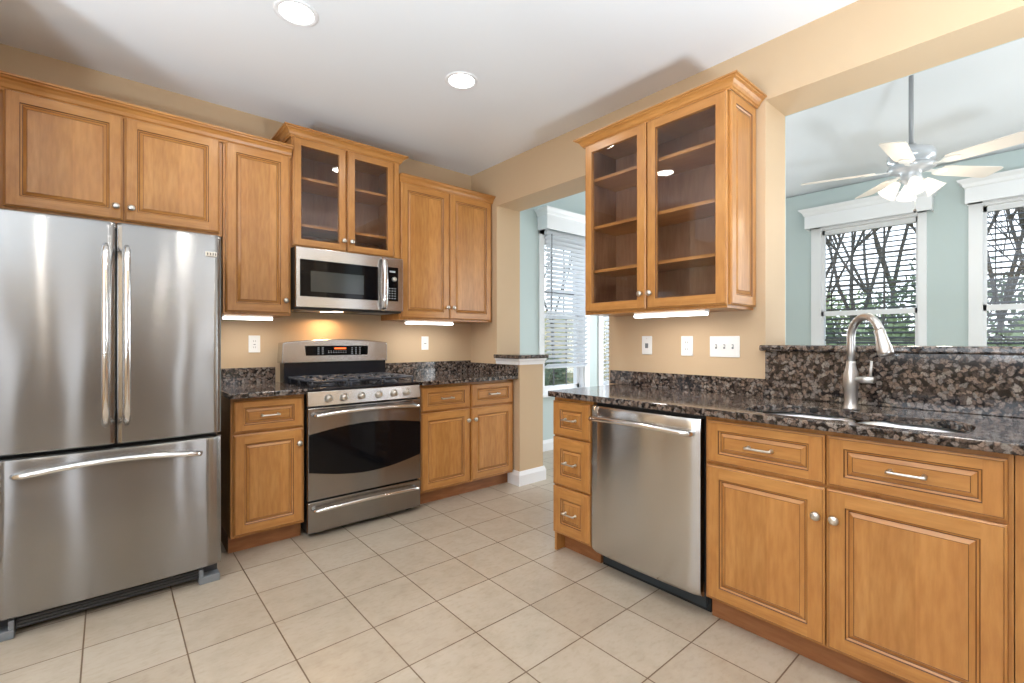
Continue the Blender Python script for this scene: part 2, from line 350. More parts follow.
# ------------------------------------------------------------------ windows, blinds, valances
def window(idx, width, z0, z1, loc, rz, casing_l, casing_r, ys=(.10, .06), jw=.03, sw=.035):
    # local frame: x along width, -y into the room, y outwards; origin at inner wall face
    zm = 1.475 if z0 < .7 else (z0 + z1) / 2
    r = MB(); cw = .062
    r.box(-casing_l, 0.012, -.018, 0, z0 - .02, z1 + .06, white_tr).box(width - .012, width + casing_r, -.018, 0, z0 - .02, z1 + .06, white_tr)
    r.box(-casing_l, width + casing_r, -.018, 0, z1 - .01, z1 + .06, white_tr)
    r.box(-casing_l - .02, width + casing_r + .02, -.05, .02, z0 - .03, z0, white_tr)
    r.box(0, jw, 0, .15, z0, z1, white_tr).box(width - jw, width, 0, .15, z0, z1, white_tr).box(0, width, 0, .15, z1 - .03, z1, white_tr).box(0, width, 0, .15, z0, z0 + .03, white_tr)
    o = struct(r, 'window_%d' % idx, .002); o.location = loc; o.rotation_euler = (0, 0, rz)
    def part(mb, name):
        p = mb.build(name, o); return p
    for nm, (a, c), y in (('upper_sash', (zm - .02, z1 - .03), ys[0]), ('lower_sash', (z0 + .03, zm + .02), ys[1])):
        s = MB(); x0, x1 = jw, width - jw
        s.box(x0, x0 + sw, y, y + .035, a, c, white_tr).box(x1 - sw, x1, y, y + .035, a, c, white_tr).box(x0, x1, y, y + .035, a, a + .045, white_tr).box(x0, x1, y, y + .035, c - .045, c, white_tr)
        p = part(s, nm)
        g = MB(); g.box(x0 + sw - .004, x1 - sw + .004, y + .015, y + .019, a + .04, c - .04, win_glass); gp = g.build('pane', p)
        q = MB(); W = x1 - x0
        for k in (1, 2):
            q.box(x0 + W * k / 3 - .008, x0 + W * k / 3 + .008, y + .005, y + .014, a + .04, c - .04, grille_backlit)
            zz = a + (c - a) * k / 3; q.box(x0 + .03, x1 - .03, y + .006, y + .013, zz - .008, zz + .008, grille_backlit)
        q.build('window_grille', p)
    return o
grille_backlit = mat('backlit_dark_grille', lin(84, 84, 84), 0.5)  # backlit shade put into the bar colour
window(1, WA[1] - WA[0], .62, 2.36, (WA[0], YN, 0), 0, .065, .075)
window(2, WB[1] - WB[0], .62, 2.36, (WB[0], YN, 0), 0, .075, .065)
window(3, .775, .60, 2.35, (XE, EW[0][1], 0), RW, .075, .05, (.042, .004), .010, .022)
window(4, .775, .60, 2.35, (XE, EW[1][1], 0), RW, .075, .05, (.042, .004), .010, .022)
slat_w = mat('white_slats', lin(240, 242, 245), 0.45)
N_, L_, b_ = nodes(slat_w); tr_ = N_.new('ShaderNodeBsdfTranslucent'); tr_.inputs[0].default_value = lin(240, 242, 245)
ms_ = N_.new('ShaderNodeMixShader'); ms_.inputs[0].default_value = .5; L_.new(b_.outputs[0], ms_.inputs[1]); L_.new(tr_.outputs[0], ms_.inputs[2]); L_.new(ms_.outputs[0], N_['Material Output'].inputs[0])
slat_backlit = mat('backlit_dark_slats', lin(60, 58, 57), 0.5)  # dark look of slats against the sky painted into their colour
def blind(label, width, ztop, zbot, tilt, loc, rz, sm, rail_m, y=-.045, pitch=.048):
    t = thing('window_blind', label, 'blind', loc, rz, 'slatted blinds in the sunroom windows')
    MB().box(0, width, y - .022, y + .022, ztop - .04, ztop, rail_m).build('head_rail', t)
    s = MB(); z = ztop - .06
    while z > zbot + .03:
        M = Matrix.Translation((0, y, z)) @ Matrix.Rotation(tilt, 4, 'X')
        s.box(.006, width - .006, -.025, .025, -.0014, .0014, sm, M); z -= pitch
    s.build('slats', t)
    MB().box(.004, width - .004, y - .025, y + .025, zbot, zbot + .018, rail_m).build('bottom_rail', t, .003)
    c = MB()
    for x in (.09, width - .09):
        for dy in (-.027, .027): c.cyl((x, y + dy, zbot + .01), (x, y + dy, ztop - .04), .0012, sm, 5)
    c.build('ladder_cord', t)
    c = MB(); c.cyl((.06, y - .034, ztop - .85), (.06, y - .034, ztop - .03), .004, black_pl if sm is slat_w else sm, 6); c.build('tilt_wand', t)
    return t
blind('white slatted blind stopping short of the sill, in the left north window', WA[1] - WA[0] + .004, 2.385, .90, math.radians(-34), (WA[0] - .002, YN, 0), 0, slat_w, slat_w, -.047)
blind('white slatted blind in the narrow strip of window beside the glass-door wall cabinet', WB[1] - WB[0] + .004, 2.385, .66, math.radians(-34), (WB[0] - .002, YN, 0), 0, slat_w, slat_w, -.047)
blind('open slatted blind with backlit shade in its colour, behind the kitchen faucet', .735, 2.345, 1.142, math.radians(22), (XE, EW[0][1] - .02, 0), RW, slat_backlit, slat_backlit, .112)
blind('open slatted blind with backlit shade in its colour, in the window cut by the right edge of the photo', .735, 2.345, .66, math.radians(22), (XE, EW[1][1] - .02, 0), RW, slat_backlit, slat_backlit, .112)
def valance(label, width, loc, rz, z0, z1, dep):
    t = thing('window_valance', label, 'valance', loc, rz, 'white cornice valances')
    pr = [(0, 0), (.012, 0), (.012, z1 - z0 - .07), (.022, z1 - z0 - .06), (.03, z1 - z0 - .035), (.055, z1 - z0 - .012), (.06, z1 - z0), (0, z1 - z0)]
    m = MB(); m.sweep([(0, -.002), (0, -dep), (width, -dep), (width, -.002)], [(o, h) for o, h in pr], white_tr, z0); m.build('cornice', t)
    MB().box(.0, width, -dep, -.002, z1 - .015, z1 - .002, white_tr).build('top_board', t)
    return t
valance('white box valance over the windows on the north sunroom wall', 1.85, (3.505, YN, 0), 0, 2.385, 2.60, .14)
valance('white crowned valance above the window behind the ceiling fan', .95, (XE, 1.665, 0), RW, 2.335, 2.53, .11)
valance('white crowned valance at the right edge of the photo', .95, (XE, .485, 0), RW, 2.335, 2.53, .11)

# ------------------------------------------------------------------ cabinet parts
def door_mesh(w_, h, fr=.054, glass=False, t=.02, fs=None):
    """raised panel door, local: x 0..w, z 0..h, front at y=0, back at y=t; fr = rail height, fs = stile width"""
    b = MB(); fs = fs or fr; dx = fs - fr
    def ring(i0, y0, i1, y1, mv, mh=None):
        mh = mh or mv
        def rc(i):
            j = i + (dx if i >= fr - 1e-6 else 0); return [(j, i), (w_ - j, i), (w_ - j, h - i), (j, h - i)]
        a = rc(i0); c = rc(i1)
        for k in range(4):
            j = (k + 1) % 4
            b.add([(a[k][0], y0, a[k][1]), (a[j][0], y0, a[j][1]), (c[j][0], y1, c[j][1]), (c[k][0], y1, c[k][1])], [(0, 1, 2, 3)], mh if k in (0, 2) else mv)
    e = .0085
    ring(0, t, 0, .005, wood_v); ring(0, .005, .006, .002, wood_v, wood_h); ring(.006, .002, .0072, .0022, glaze); ring(.0072, .0022, e, 0, wood_v, wood_h)
    # flat frame: stiles full height, rails between
    b.add([(e, 0, e), (fs, 0, e), (fs, 0, h - e), (e, 0, h - e)], [(0, 1, 2, 3)], wood_v)
    b.add([(w_ - fs, 0, e), (w_ - e, 0, e), (w_ - e, 0, h - e), (w_ - fs, 0, h - e)], [(0, 1, 2, 3)], wood_v)
    b.add([(fs, 0, e), (w_ - fs, 0, e), (w_ - fs, 0, fr), (fs, 0, fr)], [(0, 1, 2, 3)], wood_h)
    b.add([(fs, 0, h - fr), (w_ - fs, 0, h - fr), (w_ - fs, 0, h - e), (fs, 0, h - e)], [(0, 1, 2, 3)], wood_h)
    if glass:
        ring(fr, 0, fr + .003, .003, glaze); ring(fr + .003, .003, fr + .003, t, wood_v)
        b.add([(0, t, 0), (fr, t, 0), (fr, t, h), (0, t, h)], [(0, 3, 2, 1)], wood_v); b.add([(w_ - fr, t, 0), (w_, t, 0), (w_, t, h), (w_ - fr, t, h)], [(0, 3, 2, 1)], wood_v)
        b.add([(fr, t, 0), (w_ - fr, t, 0), (w_ - fr, t, fr), (fr, t, fr)], [(0, 3, 2, 1)], wood_v); b.add([(fr, t, h - fr), (w_ - fr, t, h - fr), (w_ - fr, t, h), (fr, t, h)], [(0, 3, 2, 1)], wood_v)
        return b
    k = min(1.0, (min(w_ - 2 * dx, h) / 2 - fr) / .04)
    ring(fr, 0, fr + .0028, .004, glaze, glaze)
    ring(fr + .0028, .004, fr + .0085 * k, .0075, wood_v, wood_h)
    ring(fr + .0085 * k, .0075, fr + .0112 * k, .0085, glaze, glaze)
    ring(fr + .0112 * k, .0085, fr + .0245 * k, .0015, wood_v, wood_h)
    ring(fr + .0245 * k, .0015, fr + .0262 * k, .0028, glaze, glaze)
    i = fr + .0262 * k; ix = i + dx
    pm = wood_v if h > w_ * .6 else wood_h
    b.add([(ix, .0025, i), (w_ - ix, .0025, i), (w_ - ix, .0025, h - i), (ix, .0025, h - i)], [(0, 1, 2, 3)], pm)
    b.add([(0, t, 0), (w_, t, 0), (w_, t, h), (0, t, h)], [(0, 3, 2, 1)], wood_v)
    return b
RX90 = Matrix.Rotation(PI / 2, 4, 'X')     # local z -> -y
def knob(parent, x, z, y=0.0):
    M = Matrix.Translation((x, y, z)) @ RX90
    return MB().lathe([(.0065, -.001), (.0055, .010), (.008, .014), (.0145, .018), (.0165, .023), (.015, .028), (.009, .0315), (.002, .0325)], nickel, 20, M).build('knob', parent)
def pull(parent, x, z, L=.1, y=0.0):
    h = MB(); r = .0045
    for s in (-1, 1):
        h.lathe([(.008, 0), (.008, .003), (.005, .006), (.005, .024)], nickel, 12, Matrix.Translation((x + s * L * .42, y, z)) @ RX90)
    pts = [(x + L / 2 * k / 6, y - .026 - .003 * (1 - (k / 6) ** 2), z) for k in range(-6, 7)]
    h.tube(pts, [.0058 if abs(k) > 4 else .0046 for k in range(-6, 7)], nickel, 10)
    return h.build('handle', parent)
def door(root, x, z, w_, h, kn=None, glass=False, name='door', fr=.054):
    d = door_mesh(w_, h, fr, glass).build(name, root, loc=(x, 0, z))
    if glass: MB().box(fr - .002, w_ - fr + .002, .009, .012, fr - .002, h - fr + .002, pane_m).build('glass_pane', d)
    if kn: knob(d, kn[0], kn[1])
    return d
def drawer(root, x, z, w_, h, fr=.038, L=.1, fs=.05):
    d = door_mesh(w_, h, fr, fs=fs).build('drawer', root, loc=(x, 0, z)); pull(d, w_ / 2, h / 2, L); return d
T = .0205   # door thickness: box starts behind it
def body(root, w_, z0, z1, dep, m=None):
    """closed carcass with face"""
    return MB().box(0, w_, T, dep, z0, z1, wood_v).build('cabinet_body', root, .0015)
def open_body(root, w_, z0, z1, dep, shelves, side_panel=False):
    b = MB(); t = .018
    b.box(0, t, T, dep, z0, z1, wood_v).box(w_ - t, w_, T, dep, z0, z1, wood_v)
    b.box(t, w_ - t, T, dep, z0, z0 + t, wood_v).box(t, w_ - t, T, dep, z1 - t, z1, wood_v)
    b.box(t, w_ - t, dep - .012, dep, z0 + t, z1 - t, wood_in)
    b.box(t, .045, T, T + .018, z0 + t, z1 - t, wood_v).box(w_ - .045, w_ - t, T, T + .018, z0 + t, z1 - t, wood_v)
    b.box(t, t + .003, T + .018, dep - .012, z0 + t, z1 - t, wood_in).box(w_ - t - .003, w_ - t, T + .018, dep - .012, z0 + t, z1 - t, wood_in)
    b.box(t, w_ - t, T + .018, dep - .012, z0 + t, z0 + t + .003, wood_in)
    b.box(w_ / 2 - .02, w_ / 2 + .02, T, T + .018, z0 + t, z1 - t, wood_v)
    b.build('cabinet_body', root)
    for z in shelves: MB().box(.022, w_ - .022, T + .024, dep - .014, z - .009, z + .009, wood_h).build('shelf', root)
CR = [(0, 0), (.008, 0), (.010, .010), (.018, .014), (.024, .030), (.036, .044), (.050, .050), (.052, .056), (.062, .058), (.062, .068), (0, .068)]

# ---- wall cabinets, back wall (door fronts at y = 3.25)
YU = 3.25; DU = YB - YU - .003
c = thing('wall_cabinet', 'double-door maple wall cabinet directly above the refrigerator', 'cabinet', (-.395, YU, 0))
body(c, .915, 1.825, 2.405, DU)
door(c, .018, 1.843, .436, .557, (.436 - .028, .068)); door(c, .461, 1.843, .436, .557, (.028, .068))
c = thing('wall_cabinet', 'tall narrow single-door maple wall cabinet between refrigerator and microwave', 'cabinet', (.523, YU, 0))
body(c, .383, 1.362, 2.405, DU); door(c, .012, 1.377, .36, 1.023, (.332, .082))
cr = MB(); cr.sweep([(-.398, YU + .012), (.903, YU + .012)], CR, wood_h, 2.388)
cr.box(-.398, .903, YU + .013, YB - .003, 2.4065, 2.45, wood_h)
tag(cr.build('crown_molding'), 'long straight maple crown molding above the refrigerator and narrow cabinet', 'molding')
c = thing('glass_wall_cabinet', 'glass-door maple cabinet with shelves above the microwave', 'cabinet', (.909, YU, 0))
open_body(c, .764, 1.813, 2.545, DU, (1.975, 2.29))
door(c, .005, 1.824, .352, .716, (.330, .072), True, fr=.05); door(c, .368, 1.824, .352, .716, (.024, .072), True, fr=.05)
MB().box(.724, .762, .004, T - .0005, 1.824, 2.54, wood_v).build('face_stile', c, .001)
MB().sweep([(-.003, DU - .01), (-.003, .012), (.767, .012), (.767, DU - .01)], [(o * .85, h * .9) for o, h in CR], wood_h, 2.536).build('crown_molding', c)
c = thing('wall_cabinet', 'double-door maple wall cabinet in the corner right of the microwave', 'cabinet', (1.676, YU, 0))
body(c, .9, 1.362, 2.42, DU)
door(c, .012, 1.377, .434, 1.035, (.408, .095)); door(c, .452, 1.377, .434, 1.035, (.026, .095))
MB().sweep([(-.001, .012), (.902, .012)], [(o * .75, h * .85) for o, h in CR], wood_h, 2.41).build('crown_molding', c)

# ---- glass cabinet on the sink wall (front x = 2.26)
XU = 2.26; DX = XW - XU - .002
c = thing('glass_wall_cabinet', 'glass-door maple cabinet with three shelves on the wall above the dishwasher', 'cabinet', (XU, 1.938, 0), RW)
open_body(c, .893, 1.362, 2.425, DX, (1.632, 1.905, 2.2))
door(c, .012, 1.377, .436, 1.04, (.410, .085), True); door(c, .456, 1.377, .443, 1.04, (.026, .085), True)
sp = door_mesh(DX - .03, 1.04, .05).build('side_panel', c); sp.location = (.893 + .0195, T + .004, 1.377); sp.rotation_euler = (0, 0, PI / 2)
MB().sweep([(-.003, DX - .004), (-.003, .012), (.914, .012), (.914, DX - .004)], [(o * .8, h * .78) for o, h in CR], wood_h, 2.412).build('crown_molding', c)

# ---- base cabinets, back wall (fronts y = 2.96)
YL = 2.96; DL = YB - YL - .003; ZT = .881
def base_body(root, w_, dep, foot_l=False, x0=0.0, x1=None, zt=ZT):
    x1 = w_ if x1 is None else x1
    MB().box(x0, x1, T, dep, .1, zt, wood_v).build('cabinet_body', root, .001)
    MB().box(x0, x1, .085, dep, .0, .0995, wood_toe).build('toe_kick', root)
c = thing('base_cabinet', 'narrow maple base cabinet with one drawer and one door, between refrigerator and range', 'cabinet', (.512, YL, 0))
base_body(c, .388, DL); drawer(c, .012, .688, .366, .175); door(c, .012, .115, .366, .56, (.34, .475))
c = thing('base_cabinet', 'maple base cabinet with two drawers over two doors, right of the range', 'cabinet', (1.682, YL, 0))
base_body(c, .895, DL)
drawer(c, .014, .688, .425, .175); drawer(c, .456, .688, .425, .175); door(c, .014, .115, .425, .56, (.40, .475)); door(c, .456, .115, .425, .56, (.025, .475))

# ---- base cabinets, sink wall (fronts x = 1.93)
XF = 1.93; DF = XW - XF - .003
c = thing('drawer_cabinet', 'three-drawer maple base cabinet at the end of the sink counter', 'cabinet', (XF, 1.888, 0), RW)
base_body(c, .285, DF, x0=.018)
MB().box(0, .0175, T, DF, 0, ZT, wood_v).build('end_panel', c, .001)
drawer(c, .005, .665, .272, .195, .046, .085, .055); drawer(c, .005, .385, .272, .27, .06, .085, .06); drawer(c, .005, .112, .272, .262, .06, .085, .06)
c = thing('sink_cabinet', 'wide maple sink base cabinet with two false drawers over two doors', 'cabinet', (XF, .984, 0), RW)
w_ = .905
MB().box(0, .012, T, DF, .1, ZT, wood_v).box(w_ - .012, w_, T, DF, .1, ZT, wood_v).box(.012, w_ - .012, T, T + .012, .1, ZT, wood_v).box(.012, w_ - .012, DF - .012, DF, .1, ZT, wood_v).box(.012, w_ - .012, T + .02, DF - .012, .1, .118, wood_v).build('cabinet_body', c, .001)
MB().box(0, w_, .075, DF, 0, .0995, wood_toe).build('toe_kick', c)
drawer(c, .010, .688, .435, .175); drawer(c, .452, .688, .441, .175); door(c, .010, .112, .435, .563, (.412, .463)); door(c, .452, .112, .441, .563, (.026, .463))
c = thing('base_cabinet', 'plain maple cabinet stile at the right edge beyond the sink cabinet', 'cabinet', (XF, .077, 0), RW)
base_body(c, .68, DF); drawer(c, .12, .688, .53, .175); door(c, .12, .115, .53, .56, (.028, .475))

# ------------------------------------------------------------------ granite
def slab(name, label, x0, x1, y0, y1, z0, z1, bev=.006):
    return tag(MB().box(x0, x1, y0, y1, z0, z1, granite_m).build(name, bevel=bev, seg=3), label, 'counter' if 'counter' in name else 'granite')
slab('countertop', 'small granite countertop between the refrigerator and the range', .492, .902, 2.915, YB - .022, .8825, .914)
slab('countertop', 'granite countertop right of the range in the corner', 1.680, XW - .022, 2.915, YB - .022, .8825, .914)
slab('granite_backsplash', 'low granite backsplash strip between refrigerator and range', .492, .885, YB - .021, YB - .001, .8825, 1.018, .002)
slab('granite_backsplash', 'low granite backsplash strip on the back wall right of the range', 1.672, XW - .022, YB - .021, YB - .001, .8825, 1.018, .002)
slab('granite_sidesplash', 'low granite side strip on the half wall at the corner counter end', XW - .021, XW - .001, 2.915, YB - .001, .8825, .999, .002)
slab('granite_ledge', 'thin granite ledge on top of the small white-trimmed half wall', XW - .042, XW2 + .04, 2.865, 3.198, 1.051, 1.082, .008)
slab('granite_backsplash', 'low granite backsplash strip under the three wall switches', XW - .021, XW - .001, 0.979, 1.962, .9145, 1.003, .002)
slab('granite_backsplash', 'tall granite backsplash panel behind the faucet', XW - .024, XW - .001, -.98, .977, .9145, 1.148, .002)
tag(MB().prism([(XW - .05, -.98), (XW2 + .13, -.98), (XW2 + .13, .982), (XW - .001, .982), (XW - .001, .998), (XW - .05, .998)], granite_m, 1.149, 1.178).build('granite_bar_top', bevel=.009, seg=3), 'long granite bar top above the sink backsplash', 'granite')

# sink counter with a double-lobed cut-out
def lobes():
    pts = []
    def arc(cx, cy, r, a0, a1, n=8):
        for i in range(n + 1): a = math.radians(a0 + (a1 - a0) * i / n); pts.append((cx + r * math.cos(a), cy + r * math.sin(a)))
    x0, x1 = 1.975, 2.300; ym = .505; r = .1
    arc(x0 + r, .175 + r, r, 180, 270); arc(x1 - .13, .175 + .13, .13, -90, 0)
    arc(x1 - .06, ym - .075, .06, 0, 60, 5); pts.append((x1 - .045, ym)); arc(x1 - .06, ym + .075, .06, -60, 0, 5)
    arc(x1 - .14, .865 - .14, .14, 0, 90); arc(x0 + r, .865 - r, r, 90, 180)
    arc(x0 + .04, ym + .06, .04, 180, 240, 4); pts.append((x0 + .03, ym)); arc(x0 + .04, ym - .06, .04, 120, 180, 4)
    return pts
hole = lobes()
bm = bmesh.new()
outer = [(1.905, -.62), (XW - .001, -.62), (XW - .001, 1.9), (1.905, 1.9)]
def loop(bm, pts, z):
    vs = [bm.verts.new((x, y, z)) for x, y in pts]; return [bm.edges.new((vs[i], vs[(i + 1) % len(vs)])) for i in range(len(vs))]
ed = loop(bm, outer, .914) + loop(bm, hole, .914)
bmesh.ops.triangle_fill(bm, edges=ed, use_beauty=True)
for f in bm.faces:
    if f.normal.z < 0: f.normal_flip()
ret = bmesh.ops.extrude_face_region(bm, geom=bm.faces[:])
for v_ in ret['geom']:
    if isinstance(v_, bmesh.types.BMVert): v_.co.z = .8825
bmesh.ops.recalc_face_normals(bm, faces=bm.faces[:])
me = bpy.data.meshes.new('countertop'); bm.to_mesh(me); bm.free(); me.materials.append(granite_m)
o = bpy.data.objects.new('countertop', me); C.objects.link(o)
bv = o.modifiers.new('bevel', 'BEVEL'); bv.width = .005; bv.segments = 3; bv.limit_method = 'ANGLE'; bv.angle_limit = math.radians(60)
tag(o, 'long polished granite countertop holding the sink, above the dishwasher', 'counter')

# sink
sk = thing('kitchen_sink', 'stainless undermount double-bowl sink in the granite counter', 'sink', (2.14, .52, .876))
def bowl(y0, y1):
    b = MB(); x0, x1 = -.163, .166; n = 10; rings = []
    for ins, z, r in ((-.012, .0055, .1), (0, .0055, .1), (.004, -.02, .1), (.012, -.15, .09), (.03, -.175, .08), (.09, -.182, .05)):
        ps = []
        for cx, cy, a0 in ((x1 - r, y1 - r, 0), (x0 + r, y1 - r, 90), (x0 + r, y0 + r, 180), (x1 - r, y0 + r, 270)):
            for i in range(n):
                a = math.radians(a0 + 90 * i / (n - 1)); rr = r - ins * .5
                ps.append((cx + math.cos(a) * rr - (ins * .5 if math.cos(a) > 1e-6 else -ins * .5 if math.cos(a) < -1e-6 else 0) , cy + math.sin(a) * rr, z))
        rings.append(ps)
    k = len(rings[0]); vs = [p for r_ in rings for p in r_]; fs = []
    for j in range(len(rings) - 1):
        for i in range(k): a = j * k + i; c_ = j * k + (i + 1) % k; fs.append((a, c_, c_ + k, a + k))
    fs.append([(len(rings) - 1) * k + i for i in range(k)])
    b.add(vs, fs, sink_m, True); return b
for (y0, y1), lab in (((-.345, -.02), None), ((.0, .345), None)):
    p = bowl(y0, y1).build('bowl', sk)
    MB().lathe([(.045, -.1815), (.045, -.178), (.03, -.1785), (.028, -.180)], chrome, 20, Matrix.Translation((0, (y0 + y1) / 2, 0))).build('drain', p)

# faucet
fx, fy = 2.352, .561
f = thing('faucet', 'brushed nickel gooseneck pull-down faucet behind the sink', 'faucet', (fx, fy, .914))
MB().lathe([(.030, 0), (.030, .006), (.026, .012), (.0235, .03), (.024, .085), (.0275, .095), (.0275, .12), (.0255, .15), (.019, .175), (.0165, .19), (.0165, .20)], faucet_m, 28).build('faucet_body', f)
dv = Vector((-.115, -.125, 0)).normalized(); R_ = .082
pts = [Vector((0, 0, .19)), Vector((0, 0, .25)), Vector((0, 0, .30))]
for i in range(1, 13):
    a = PI - i * (PI * .93) / 12; pts.append(dv * (R_ + R_ * math.cos(a)) + Vector((0, 0, .30 + R_ * math.sin(a))))
MB().tube(pts, .0148, faucet_m, 16).build('spout', f)
tip = pts[-1]; d_ = (pts[-1] - pts[-2]).normalized()
M = Matrix.Translation(tip) @ d_.to_track_quat('Z', 'Y').to_matrix().to_4x4()
MB().lathe([(.0165, -.012), (.0185, 0), (.0175, .008), (.019, .02), (.0245, .065), (.0255, .085), (.022, .092), (.01, .093)], faucet_m, 24, M).build('spray_head', f)
ld = Vector((-.35, -1, 0)).normalized()
lv = MB(); lv.cyl(tuple(ld * .015 + Vector((0, 0, .125))), tuple(ld * .088 + Vector((0, 0, .128))), .0135, faucet_m, 18)
lv.tube([tuple(ld * .077 + Vector((0, 0, .13))), tuple(ld * .077 + Vector((0, 0, .16))), tuple(ld * .08 + Vector((0, 0, .205)))], [.006, .005, .0045], faucet_m, 10)
lv.build('lever_handle', f)

# ------------------------------------------------------------------ refrigerator
fr = thing('refrigerator', 'large stainless french-door refrigerator with bottom freezer drawer', 'refrigerator', (-.375, 2.72, 0))
FW = .803
MB().box(.006, FW - .006, .075, .80, .03, 1.715, dk_side).build('refrigerator_body', fr, .004)
def fdoor(x0, x1, z0, z1, name, bulge=.014):
    b = MB(); n = 24; pf = []
    r = .012; poly = []
    for i in range(n + 1):
        t = i / n; x = x0 + (x1 - x0) * t; e = min(t, 1 - t) * (x1 - x0)
        y = -bulge * (1 - (2 * (x - 0) / FW - 1) ** 2)
        if e < r: y += r - math.sqrt(max(0, r * r - (r - e) ** 2))
        poly.append((x, y))
    poly += [(x1, .068), (x0, .068)]
    # extruded with a smooth front
    vs = []; fs = []; k = len(poly)
    zs = [z0, z0 + .004, z1 - .02, z1 - .006, z1]; ys = [.004, 0, 0, .004, .012]
    for z, dy in zip(zs, ys):
        for i, (x, y) in enumerate(poly): vs.append((x, y + (dy if i <= n else 0), z))
    for j in range(len(zs) - 1):
        for i in range(k): a = j * k + i; c_ = j * k + (i + 1) % k; fs.append((a, c_, c_ + k, a + k))
    fs.append(list(range(k))[::-1]); fs.append([(len(zs) - 1) * k + i for i in range(k)])
    b.add(vs, fs, stainless, True); o = b.build(name, fr)
    es = o.modifiers.new('split', 'EDGE_SPLIT'); es.split_angle = math.radians(35); return o
def fhandle(parent, pts, r=.0125, flat=.75, up=None):
    return MB().tube(pts, r, chrome, 14, flat, up).build('handle', parent)
mid = .402
dl = fdoor(.0, mid - .003, .745, 1.725, 'left_door'); dr = fdoor(mid + .003, FW, .745, 1.725, 'right_door'); fz = fdoor(.0, FW, .093, .728, 'freezer_drawer')
for d, x in ((dl, mid - .036), (dr, mid + .036)):
    pts = [(x, -.012, 1.62), (x, -.045, 1.60), (x, -.066, 1.555)]
    for i in range(1, 12): t = i / 12; pts.append((x, -.066 - .016 * math.sin(PI * t), 1.555 - .66 * t))
    pts += [(x, -.066, .895), (x, -.045, .85), (x, -.012, .83)]
    fhandle(d, pts, [.010, .014, .0135] + [.0125] * 11 + [.0135, .014, .010], .9)
pts = [(.085, -.008, .660), (.100, -.045, .664)]
for i in range(0, 17): t = i / 16; pts.append((.12 + .565 * t, -.058 - .012 * math.sin(PI * t), .666 + .022 * math.sin(PI * t)))
pts += [(.705, -.045, .662), (.718, -.008, .658)]
fhandle(fz, pts, [.009, .014] + [.0135] * 17 + [.014, .009], .8)
bd = MB().box(.735, .783, -.0085, -.004, 1.615, 1.637, nickel).build('badge', dr, .001)
m_ = MB()
for x in (.742, .754, .765, .775): m_.box(x, x + .004, -.0092, -.0085, 1.620, 1.632, black_pl)
m_.build('badge_marks', bd)
g = MB(); g.box(.09, FW - .09, .05, .09, .025, .098, black_pl)
for i in range(5): g.box(.09, FW - .09, .044, .05, .032 + i * .013, .038 + i * .013, dk_side)
g.build('base_grille', fr)
for x in (.0, FW - .09):
    q = MB(); q.box(x, x + .088, .02, .10, .0, .036, grey_pl).box(x + (.07 if x < .1 else 0), x + (.088 if x < .1 else .018), .02, .10, .036, .075, grey_pl); q.build('foot_bracket', fr, .004)
for x in (.0, FW - .07): MB().box(x, x + .07, .09, .14, 1.7155, 1.728, dk_side).build('hinge_cover', fr, .003)

# ------------------------------------------------------------------ range
rg = thing('gas_range', 'stainless gas range with black oven window and six knobs', 'range', (.909, 2.93, 0))
RWD = .762
MB().box(.004, RWD - .004, .035, .63, .03, .892, black_pl).build('range_body', rg, .002)
for x in (.03, RWD - .07):
    for y in (.08, .56): MB().box(x, x + .04, y, y + .04, 0, .03, black_pl).build('foot', rg)
def bowbar(parent, x0, x1, z, y, r, bow=.02, wave=0.0, m=chrome, name='handle', base=-.002):
    pts = [(x0 + .012, base, z - .004), (x0 + .004, y * .6, z - .002), (x0 + .012, y, z)]
    for i in range(1, 16): t = i / 16; pts.append((x0 + .012 + (x1 - x0 - .024) * t, y - bow * .6 * math.sin(PI * t), z + wave * math.sin(PI * t)))
    pts += [(x1 - .012, y, z), (x1 - .004, y * .6, z - .002), (x1 - .012, base, z - .004)]
    return MB().tube(pts, r, m, 12, .85).build(name, parent)
# oven door with lens-shaped window
def front_panel(x0, x1, z0, z1, y0=0.0, th=.034, m=stainless):
    b = MB(); b.box(x0, x1, y0, y0 + th, z0, z1, m); return b
dw = front_panel(.0, RWD, .232, .792).build('oven_door', rg, .005, 3)
lens = []
n = 24
for i in range(n + 1): t = i / n; lens.append((.004 + (RWD - .008) * t, .405 - .055 * math.sin(PI * t)))
for i in range(n + 1): t = 1 - i / n; lens.append((.004 + (RWD - .008) * t, .632 + .040 * math.sin(PI * t)))
MB().prism(lens, black_gl, -.003, .002, 'y').build('oven_window', dw)
bowbar(dw, .03, RWD - .03, .752, -.05, .0115, .02, .014)
sl = MB()
for i in range(5):
    sl.box(.06 + i * .135, .16 + i * .135, -.0012, .001, .778, .783, dark_slot)
sl.build('vent_slots', dw)
sd = front_panel(.0, RWD, .036, .222).build('storage_drawer', rg, .005, 3)
bowbar(sd, .03, RWD - .03, .178, -.042, .011, .016, .010)
cpn = MB(); cpn.prism([(0, .802), (.036, .802), (.05, .890), (.012, .890)], stainless_flat, 0, RWD, 'x').build('control_panel', rg, .003)
def range_knob(x, z):
    y = .012 * (z - .802) / .088
    M = Matrix.Translation((x, y - .001, z)) @ Matrix.Rotation(PI / 2 + .13, 4, 'X')
    k = MB(); k.lathe([(.024, 0), (.024, .004), (.0205, .006), (.019, .024), (.0165, .028), (.004, .0285)], nickel, 24, M); k.box(-.0025, .0025, -.017, .017, .026, .033, nickel, M); return k.build('control_knob', rg)
for x in (1.032, 1.127, 1.243, 1.361, 1.470, 1.564): range_knob(x - .909, .847)
